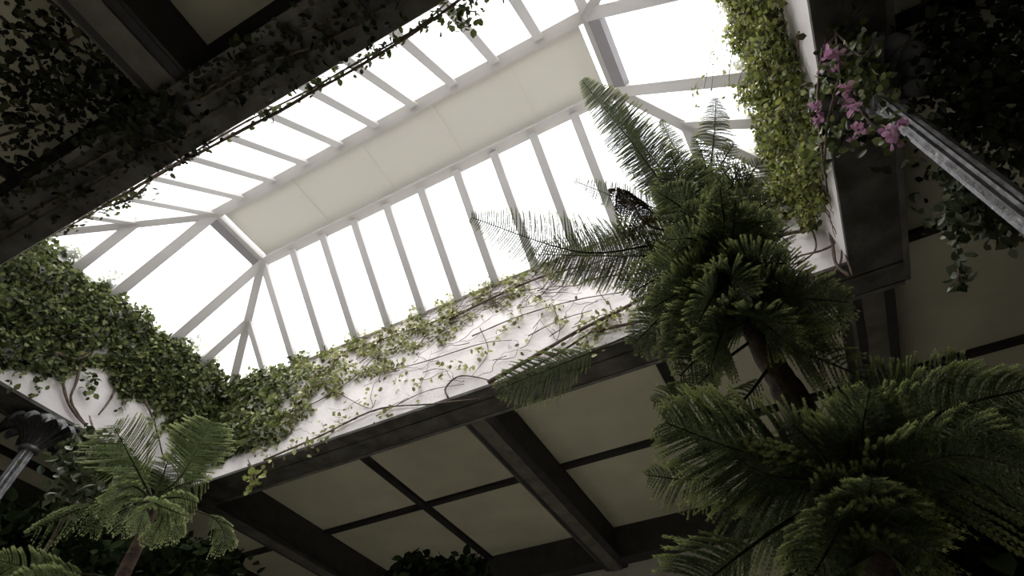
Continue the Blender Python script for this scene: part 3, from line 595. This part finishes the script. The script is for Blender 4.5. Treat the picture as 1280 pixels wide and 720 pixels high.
# ------------------------------------------------------------------ pines with feathery fronds
def frond_needles(R, side, nrm, wid, start, droop, fwd, asym, gap, nl, curl, oval=False):
    """R: rachis points; returns needle triangles and tip weights"""
    n = len(R); seg = np.linalg.norm(np.diff(R, axis=0), axis=1); cum = np.concatenate([[0], np.cumsum(seg)]); L = cum[-1]
    V = []; TIP = []
    pos = np.arange(start * L, L, gap); m = len(pos)
    for q, sdist in enumerate(pos):
        u = sdist / L; v = (u - start) / (1 - start + 1e-6)
        c = np.array([np.interp(sdist, cum, R[:, k]) for k in range(3)])
        i = min(max(int(np.searchsorted(cum, sdist)), 1), n - 1); tg = R[i] - R[i - 1]; tg /= np.linalg.norm(tg) + 1e-9
        nn = nrm - tg * (nrm @ tg); nn /= np.linalg.norm(nn) + 1e-9; sd = np.cross(tg, nn)
        ln = wid * (0.35 + 0.65 * min(1, v / 0.25)) * (1 - 0.85 * max(0, (v - 0.45) / 0.55) ** 1.8)
        if oval: ln = wid * (0.72 + 0.28 * v / 0.4 if v < 0.4 else max(0.06, 1 - ((v - 0.4) / 0.6) ** 2) ** 0.5)
        for s in (-1, 1):
            l = ln * rng.uniform(0.80, 1.1) * (asym if s > 0 else 2 - asym)
            if rng.random() < 0.03: continue
            f = fwd * rng.uniform(0.75, 1.25)
            d = sd * s + tg * f + nn * rng.uniform(0.0, 0.25); d /= np.linalg.norm(d)
            k = max(4, int(l / 0.0085)); a = np.linspace(0, 1, k)[:, None]
            P = c + d * l * a + (tg * curl + nn * 0.10) * l * a ** 2 + np.array([0, 0, -1.0]) * droop * l * a ** 2
            T = np.gradient(P, axis=0); T /= np.linalg.norm(T, axis=1, keepdims=True) + 1e-9
            ref = nn + 0.01; A = np.cross(T, ref); A /= np.linalg.norm(A, axis=1, keepdims=True) + 1e-9; B = np.cross(T, A)
            ph = rng.uniform(0, 6.28)
            for h in range(4):
                an = ph + h * math.pi / 2 + np.arange(k)[:, None] * 0.9
                out = A * np.cos(an) + B * np.sin(an)
                tipp = P + (out * 0.55 + T * 0.95) * nl * (1 - 0.25 * a)
                w_ = np.cross(T, out) * 0.0034
                V.append(np.stack([P - w_, P + w_, tipp], 1).reshape(-1, 3)); TIP.append(np.repeat(np.clip((a[:, 0] - 0.70) / 0.22, 0, 1) * 0.85, 3))
            # the branchlet cord itself
            w_ = A * 0.0030
            V.append(np.stack([P[:-1] - w_[:-1], P[:-1] + w_[:-1], P[1:]], 1).reshape(-1, 3)); TIP.append(np.repeat(np.clip((a[:-1, 0] - 0.72) / 0.28, 0, 1) * 0.75, 3))
    return np.vstack(V), np.concatenate(TIP)

def tri_mesh(name, V, tip):
    me = bpy.data.meshes.new(name); N = len(V); me.vertices.add(N); me.vertices.foreach_set('co', V.reshape(-1).astype(np.float32))
    me.loops.add(N); me.loops.foreach_set('vertex_index', np.arange(N, dtype=np.int32))
    me.polygons.add(N // 3); me.polygons.foreach_set('loop_start', (np.arange(N // 3) * 3).astype(np.int32))
    at = me.attributes.new('tip', 'FLOAT', 'POINT'); at.data.foreach_set('value', tip.astype(np.float32))
    me.update(calc_edges=True); return me

def frond(tree, pts, wid=0.19, start=0.12, droop=0.15, fwd=0.55, nrm=(0, 0, 1), asym=1.0, gap=0.014, nl=0.018, r=0.009, m='needle', curl=0.15, stem='rachis', oval=False):
    base = np.array(tree.location); R = smooth_path(pts, 26) - base
    V, F = tube_geo(R, r, 0.0025, 5); b = link('branch', raw('branch', V, F, True), stem, tree)
    V, tip = frond_needles(R, None, np.array(nrm, float), wid, start, droop, fwd, asym, gap, nl, curl, oval)
    o = link('needles', tri_mesh('needles', V, tip), m, b); o['kind'] = 'stuff'; return b

# -- the tall pine on the right
TD = 2.30
tp = [reach(*q) for q in ((1100, 700, TD), (1000, 515, TD), (957, 440, TD), (918, 365, TD), (892, 305, TD), (886, 240, TD), (893, 175, TD), (895, 124, TD))]
base = tp[0].copy(); base[2] = ZF
pine = empty('pine_tree', tuple(base), 'tall dark green pine with feathery fronds reaching up into the skylight at right', 'tree')
mid = base * 0.5 + tp[0] * 0.5
V, F = tube_geo(smooth_path([base, mid] + tp[:5], 50) - base, 0.105, 0.040, 12, 0.10); link('trunk', raw('trunk', V, F, True), 'bark', pine)
TR = smooth_path([base, mid] + tp, 200)
def tb(px, py):
    q = reach(px, py, TD); return TR[np.argmin(np.linalg.norm(TR - q, axis=1))]
toCam = lambda p: (CAM - p) / np.linalg.norm(CAM - p)
def F_(b, mids, tipq, **k):
    pts = [tb(*b)] + [reach(*q) for q in mids] + [reach(*tipq)]
    if k.get('nrm') == 'cam':
        c = -toCam(np.mean(pts, axis=0)); k['nrm'] = c + np.array([0, 0, k.pop('lift', 0.3)])
    return frond(pine, pts, **k)
# upper crown
F_((890, 300), [(830, 232, 2.15), (785, 172, 2.0)], (727, 100, 1.85), wid=0.20, start=0.10, fwd=0.35, nrm='cam', asym=0.85)
F_((890, 300), [(835, 222, 2.25), (795, 172, 2.2)], (755, 126, 2.15), wid=0.19, start=0.10, fwd=0.5, nrm='cam', asym=1.15)
F_((885, 300), [(825, 305, 2.15), (750, 316, 2.0), (690, 307, 1.95)], (590, 272, 1.85), wid=0.21, start=0.06, fwd=0.22, nrm='cam', droop=0.05)
F_((885, 305), [(840, 318, 2.2), (760, 320, 2.1)], (665, 318, 2.05), wid=0.21, start=0.06, fwd=0.3, nrm='cam', droop=0.25)
F_((880, 310), [(868, 275, 2.05), (852, 230, 1.95)], (838, 190, 1.85), wid=0.21, start=0.12, fwd=0.6, nrm='cam')
F_((888, 290), [(905, 262, 2.2), (930, 232, 2.15)], (948, 203, 2.1), wid=0.16, start=0.12, fwd=0.6, nrm='cam')
F_((889, 240), [(862, 215, 2.35), (842, 182, 2.4)], (826, 150, 2.5), wid=0.09, start=0.2, fwd=0.6, nrm='cam', gap=0.024)
F_((889, 270), [(830, 262, 2.5), (780, 250, 2.7)], (718, 226, 2.9), wid=0.15, start=0.15, fwd=0.5, nrm='cam', gap=0.026)
F_((886, 280), [(860, 250, 2.2)], (820, 222, 2.15), wid=0.17, start=0.1, fwd=0.5, nrm='cam')
F_((888, 250), [(870, 225, 2.25)], (858, 200, 2.2), wid=0.14, start=0.1, fwd=0.6, nrm='cam')
# the leader and its small whorls
F_((889, 235), [(890, 195, 2.3), (893, 165, 2.3)], (895, 122, 2.3), wid=0.15, start=0.05, fwd=0.55, nrm='cam', curl=-0.2, gap=0.017)
for tx, ty, D in ((868, 170, 2.2), (930, 200, 2.3), (918, 178, 2.2), (862, 200, 2.15), (940, 225, 2.25)):
    F_((890, 225 + (ty - 170) * 0.4), [((890 + tx) / 2, (225 + ty) / 2, (TD + D) / 2)], (tx, ty, D), wid=0.08, start=0.1, fwd=0.7, nrm='cam', gap=0.02)
# dense middle
for b, mids, tq, kw in (((900, 325), [(850, 350, 2.1)], (775, 350, 2.0), {}), ((905, 340), [(850, 375, 2.0)], (790, 432, 1.95), dict(droop=0.3)), ((910, 350), [(870, 395, 1.95)], (835, 452, 1.9), dict(droop=0.3)),
                        ((905, 335), [(930, 305, 2.1)], (978, 296, 2.05), {}), ((900, 310), [(930, 275, 2.2)], (962, 250, 2.2), {}), ((895, 320), [(862, 330, 2.5)], (800, 318, 2.7), {}), ((900, 330), [(880, 290, 1.95)], (850, 262, 1.85), {}),
                        ((905, 340), [(915, 300, 1.95)], (920, 250, 1.85), {}), ((915, 360), [(960, 345, 2.05)], (1010, 360, 1.95), {}), ((925, 375), [(980, 372, 2.0)], (1062, 378, 1.9), dict(droop=0.25)), ((920, 370), [(970, 390, 2.2)], (1040, 410, 2.3), {}),
                        ((915, 360), [(860, 385, 2.5)], (800, 400, 2.7), {}), ((935, 400), [(900, 420, 2.0)], (850, 470, 1.9), dict(droop=0.35)), ((940, 410), [(975, 418, 2.1)], (1030, 440, 2.0), dict(droop=0.3)), ((925, 380), [(905, 410, 1.9)], (890, 455, 1.8), dict(droop=0.35)),
                        ((900, 320), [(860, 300, 2.1)], (800, 290, 2.05), {}), ((905, 335), [(860, 360, 1.95)], (815, 385, 1.85), {}), ((910, 345), [(945, 330, 1.95)], (985, 330, 1.85), {}), ((905, 340), [(890, 370, 1.85)], (870, 410, 1.75), dict(droop=0.3)), ((930, 385), [(950, 400, 1.9)], (985, 430, 1.85), dict(droop=0.3)), ((905, 330), [(850, 335, 2.0)], (790, 365, 1.9), dict(droop=0.3))):
    F_(b, mids, tq, wid=0.20, start=0.04, fwd=0.5, nrm='cam', lift=0.5, **kw)
for b, mids, tq in (((890, 300), [(905, 255, 2.15)], (925, 208, 2.05)), ((889, 290), [(880, 250, 2.1)], (872, 205, 2.0)), ((892, 305), [(925, 285, 2.0)], (965, 275, 1.9)), ((892, 310), [(935, 300, 2.3)], (985, 310, 2.3)), ((892, 300), [(855, 262, 1.95)], (822, 240, 1.85)), ((900, 325), [(870, 300, 1.9)], (832, 300, 1.8)),
                    ((891, 280), [(915, 250, 2.3)], (950, 232, 2.4)), ((900, 325), [(915, 345, 1.9)], (940, 372, 1.8)), ((895, 315), [(905, 285, 1.9)], (900, 235, 1.8))):
    F_(b, mids, tq, wid=0.17, start=0.10, fwd=0.55, nrm='cam', lift=0.5)
# thin long branches with leafy ends, and sparse lower sprays
F_((915, 360), [(830, 400, 2.6), (720, 448, 2.8)], (622, 487, 2.9), wid=0.20, start=0.62, droop=0.3, nrm='cam')
F_((945, 420), [(900, 455, 2.2), (860, 490, 2.2)], (818, 503, 2.2), wid=0.12, start=0.5, droop=0.3, nrm='cam')
F_((965, 455), [(930, 500, 2.1)], (880, 540, 2.0), wid=0.12, start=0.3, droop=0.5, nrm='cam', gap=0.03)
F_((945, 420), [(1000, 440, 2.1), (1040, 455, 2.05)], (1085, 475, 2.0), wid=0.12, start=0.3, droop=0.4, nrm='cam', gap=0.03)
F_((950, 430), [(1000, 410, 2.2)], (1050, 415, 2.2), wid=0.14, start=0.3, droop=0.4, nrm='cam', gap=0.022)
# big lower fronds
F_((1052, 600), [(1000, 582, 2.05), (920, 562, 1.85)], (832, 528, 1.7), wid=0.27, start=0.02, fwd=0.85, nrm='cam', droop=0.25, curl=0.25, gap=0.008, asym=0.9)
F_((1050, 595), [(1000, 600, 2.1), (950, 590, 1.95)], (905, 560, 1.85), wid=0.28, start=0.04, fwd=0.7, nrm='cam', droop=0.6, gap=0.009)
F_((1050, 600), [(940, 590, 2.3), (870, 600, 2.4)], (808, 594, 2.4), wid=0.13, start=0.5, fwd=0.6, droop=0.4, nrm='cam')
F_((1050, 590), [(1070, 560, 1.95)], (1087, 490, 1.75), wid=0.20, start=0.1, fwd=0.8, nrm='cam', gap=0.010)
F_((1052, 600), [(1090, 560, 2.0)], (1128, 512, 1.9), wid=0.19, start=0.1, fwd=0.7, nrm='cam', gap=0.010)
F_((1045, 590), [(1095, 520, 2.1)], (1142, 466, 2.1), wid=0.19, start=0.15, fwd=0.6, nrm='cam')
F_((1050, 600), [(1120, 525, 2.1)], (1210, 450, 2.1), wid=0.16, start=0.2, fwd=0.7, nrm='cam')
F_((1055, 610), [(1130, 545, 1.95), (1190, 510, 1.85)], (1290, 485, 1.8), wid=0.25, start=0.04, fwd=0.5, droop=0.5, nrm='cam', gap=0.010)
F_((1060, 620), [(1130, 590, 1.9), (1200, 570, 1.8)], (1300, 590, 1.7), wid=0.22, start=0.25, fwd=0.5, droop=0.5, nrm='cam')
F_((1060, 620), [(1020, 632, 2.1), (950, 675, 1.9)], (860, 745, 1.7), wid=0.20, start=0.66, fwd=0.7, droop=0.2, nrm='cam', r=0.013)
F_((1065, 630), [(1050, 660, 1.9)], (1010, 730, 1.7), wid=0.18, start=0.35, droop=0.4, nrm='cam')
F_((1070, 640), [(1110, 650, 1.95)], (1160, 690, 1.8), wid=0.18, start=0.2, droop=0.4, nrm='cam')
F_((1050, 595), [(1020, 560, 1.95)], (985, 525, 1.85), wid=0.18, start=0.15, droop=0.2, nrm='cam')
F_((1055, 610), [(1000, 640, 2.4)], (930, 650, 2.6), wid=0.18, start=0.2, droop=0.4, nrm='cam')
for b, mids, tq in (((1085, 680), [(1070, 665, 2.0)], (1040, 645, 1.8)), ((1080, 670), [(1100, 655, 2.0)], (1125, 632, 1.8)), ((1075, 655), [(1082, 640, 2.0)], (1090, 600, 1.75)), ((1085, 680), [(1110, 690, 2.0)], (1140, 715, 1.85)), ((1090, 690), [(1075, 700, 2.0)], (1045, 722, 1.85)), ((1060, 625), [(1045, 615, 2.0)], (1015, 612, 1.85)), ((1060, 620), [(1085, 612, 2.0)], (1130, 590, 1.85))):
    F_(b, mids, tq, wid=0.16, start=0.05, fwd=0.7, nrm='cam', droop=0.3)
# dead drooping twig
F_((880, 300), [(818, 285, 2.0), (795, 262, 1.95), (775, 240, 1.95)], (762, 238, 1.95), wid=0.13, start=0.50, droop=1.9, nrm='cam', gap=0.009, m='needle_dead', stem='deadtwig', r=0.009)

# -- the young pine at lower left
SD = 5.0
sp_ = [reach(152, 722, SD), reach(183, 655, SD), reach(191, 625, SD)]
b2 = sp_[0].copy(); b2[2] = ZF
young = empty('pine_tree', tuple(b2), 'young pine with a pale reddish stem and a round upright frond at lower left', 'tree')
V, F = tube_geo(smooth_path([b2, (b2 + sp_[0]) / 2] + sp_, 30) - b2, 0.060, 0.035, 10, 0.06); link('trunk', raw('trunk', V, F, True), 'bark_red', young)
TR2 = smooth_path([b2] + sp_, 120)
def G_(bq, mids, tq, **k):
    q = reach(bq[0], bq[1], SD); p0 = TR2[np.argmin(np.linalg.norm(TR2 - q, axis=1))]
    pts = [p0] + [reach(*a) for a in mids] + [reach(*tq)]
    c = -toCam(np.mean(pts, axis=0)); k['nrm'] = c + np.array([0, 0, k.pop('lift', 0.3)]); k.setdefault('m', 'needle_light'); k.setdefault('gap', 0.015); k.setdefault('nl', 0.022)
    return frond(young, pts, **k)
G_((195, 612), [(222, 600, 4.9), (242, 570, 4.9)], (264, 526, 4.9), wid=0.29, start=0.30, fwd=0.42, droop=0.0, curl=0.05, gap=0.010, oval=True)
G_((195, 612), [(170, 585, 4.9)], (142, 532, 4.8), wid=0.30, start=0.25, fwd=0.6, droop=0.15)
for mids, tq, wd, st, dr in (([(165, 608, 4.8)], (132, 628, 4.6), 0.13, 0.2, 0.7), ([(160, 620, 4.75)], (128, 645, 4.6), 0.10, 0.3, 0.9), ([(170, 632, 4.7)], (150, 668, 4.6), 0.10, 0.3, 0.6), ([(212, 638, 4.7)], (226, 668, 4.6), 0.13, 0.2, 0.7), ([(203, 645, 4.6)], (186, 680, 4.5), 0.11, 0.2, 0.7),
                     ([(222, 622, 4.8)], (246, 628, 4.7), 0.15, 0.2, 0.7), ([(215, 640, 4.8)], (212, 672, 4.7), 0.12, 0.2, 0.6), ([(180, 640, 4.6)], (172, 665, 4.5), 0.10, 0.2, 0.6), ([(110, 634, 4.9), (80, 645, 4.9)], (42, 664, 4.9), 0.12, 0.5, 1.0), ([(250, 640, 5.2), (275, 655, 5.2)], (284, 686, 5.2), 0.13, 0.6, 0.6),
                     ([(178, 600, 5.2)], (120, 560, 5.4), 0.18, 0.3, 0.3), ([(230, 605, 5.1)], (262, 600, 5.2), 0.17, 0.3, 0.5), ([(150, 625, 4.8), (130, 635, 4.8)], (112, 665, 4.8), 0.10, 0.4, 0.9), ([(200, 632, 4.6)], (232, 645, 4.5), 0.13, 0.2, 0.5)):
    G_((193, 618), mids, tq, wid=wd, start=st, droop=dr, gap=0.024)
G_((195, 612), [(205, 590, 5.0)], (212, 570, 5.0), wid=0.20, start=0.2, droop=0.3)
G_((150, 725), [(120, 719, 4.9), (60, 715, 4.8)], (-10, 698, 4.7), wid=0.15, start=0.35, droop=0.2)
G_((150, 725), [(100, 728, 4.8)], (10, 730, 4.6), wid=0.15, start=0.4, droop=0.2)
# climber clinging beside the young pine
t = empty('pale_leaf_climber', tuple(reach(112, 590, 5.6)), 'climber with scattered pale leaves left of the young pine', 'climber')
P = [reach(px, py, 5.6) + rng.normal(0, r, (n, 3)) for px, py, r, n in ((120, 570, 0.13, 120), (110, 600, 0.12, 110), (130, 590, 0.12, 100), (95, 622, 0.09, 50), (140, 610, 0.1, 60), (105, 555, 0.08, 50), (90, 595, 0.06, 20))]
foliage(t, np.vstack(P), (0.6, -0.8, -0.2), 0.075, 'ivy_old', singles=70, front=(0.6, -0.8, 0))
q0 = reach(85, 640, 5.6)
tube('stem', [(q0[0], q0[1], ZF), (q0[0] + 0.1, q0[1], (q0[2] + ZF) / 2), q0, reach(110, 595, 5.6), reach(118, 550, 5.65), reach(112, 520, 5.9)], 0.02, 0.008, 'vine', t, 6, 24)

# ------------------------------------------------------------------ shaded shrubs and treetops deep in the hall
def shrub(label, crown, loc, name='shaded_tree'):
    c0 = np.mean([c for c, _, _ in crown], axis=0); t = empty(name, (c0[0], c0[1], ZF), label, 'tree')
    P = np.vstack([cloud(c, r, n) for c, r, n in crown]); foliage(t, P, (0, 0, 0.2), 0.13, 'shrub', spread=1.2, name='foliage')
    tube('trunk', [(c0[0], c0[1], ZF), (c0[0] + 0.05, c0[1], (ZF + c0[2]) / 2), tuple(c0)], 0.09, 0.05, 'bark', t, 8, 10)
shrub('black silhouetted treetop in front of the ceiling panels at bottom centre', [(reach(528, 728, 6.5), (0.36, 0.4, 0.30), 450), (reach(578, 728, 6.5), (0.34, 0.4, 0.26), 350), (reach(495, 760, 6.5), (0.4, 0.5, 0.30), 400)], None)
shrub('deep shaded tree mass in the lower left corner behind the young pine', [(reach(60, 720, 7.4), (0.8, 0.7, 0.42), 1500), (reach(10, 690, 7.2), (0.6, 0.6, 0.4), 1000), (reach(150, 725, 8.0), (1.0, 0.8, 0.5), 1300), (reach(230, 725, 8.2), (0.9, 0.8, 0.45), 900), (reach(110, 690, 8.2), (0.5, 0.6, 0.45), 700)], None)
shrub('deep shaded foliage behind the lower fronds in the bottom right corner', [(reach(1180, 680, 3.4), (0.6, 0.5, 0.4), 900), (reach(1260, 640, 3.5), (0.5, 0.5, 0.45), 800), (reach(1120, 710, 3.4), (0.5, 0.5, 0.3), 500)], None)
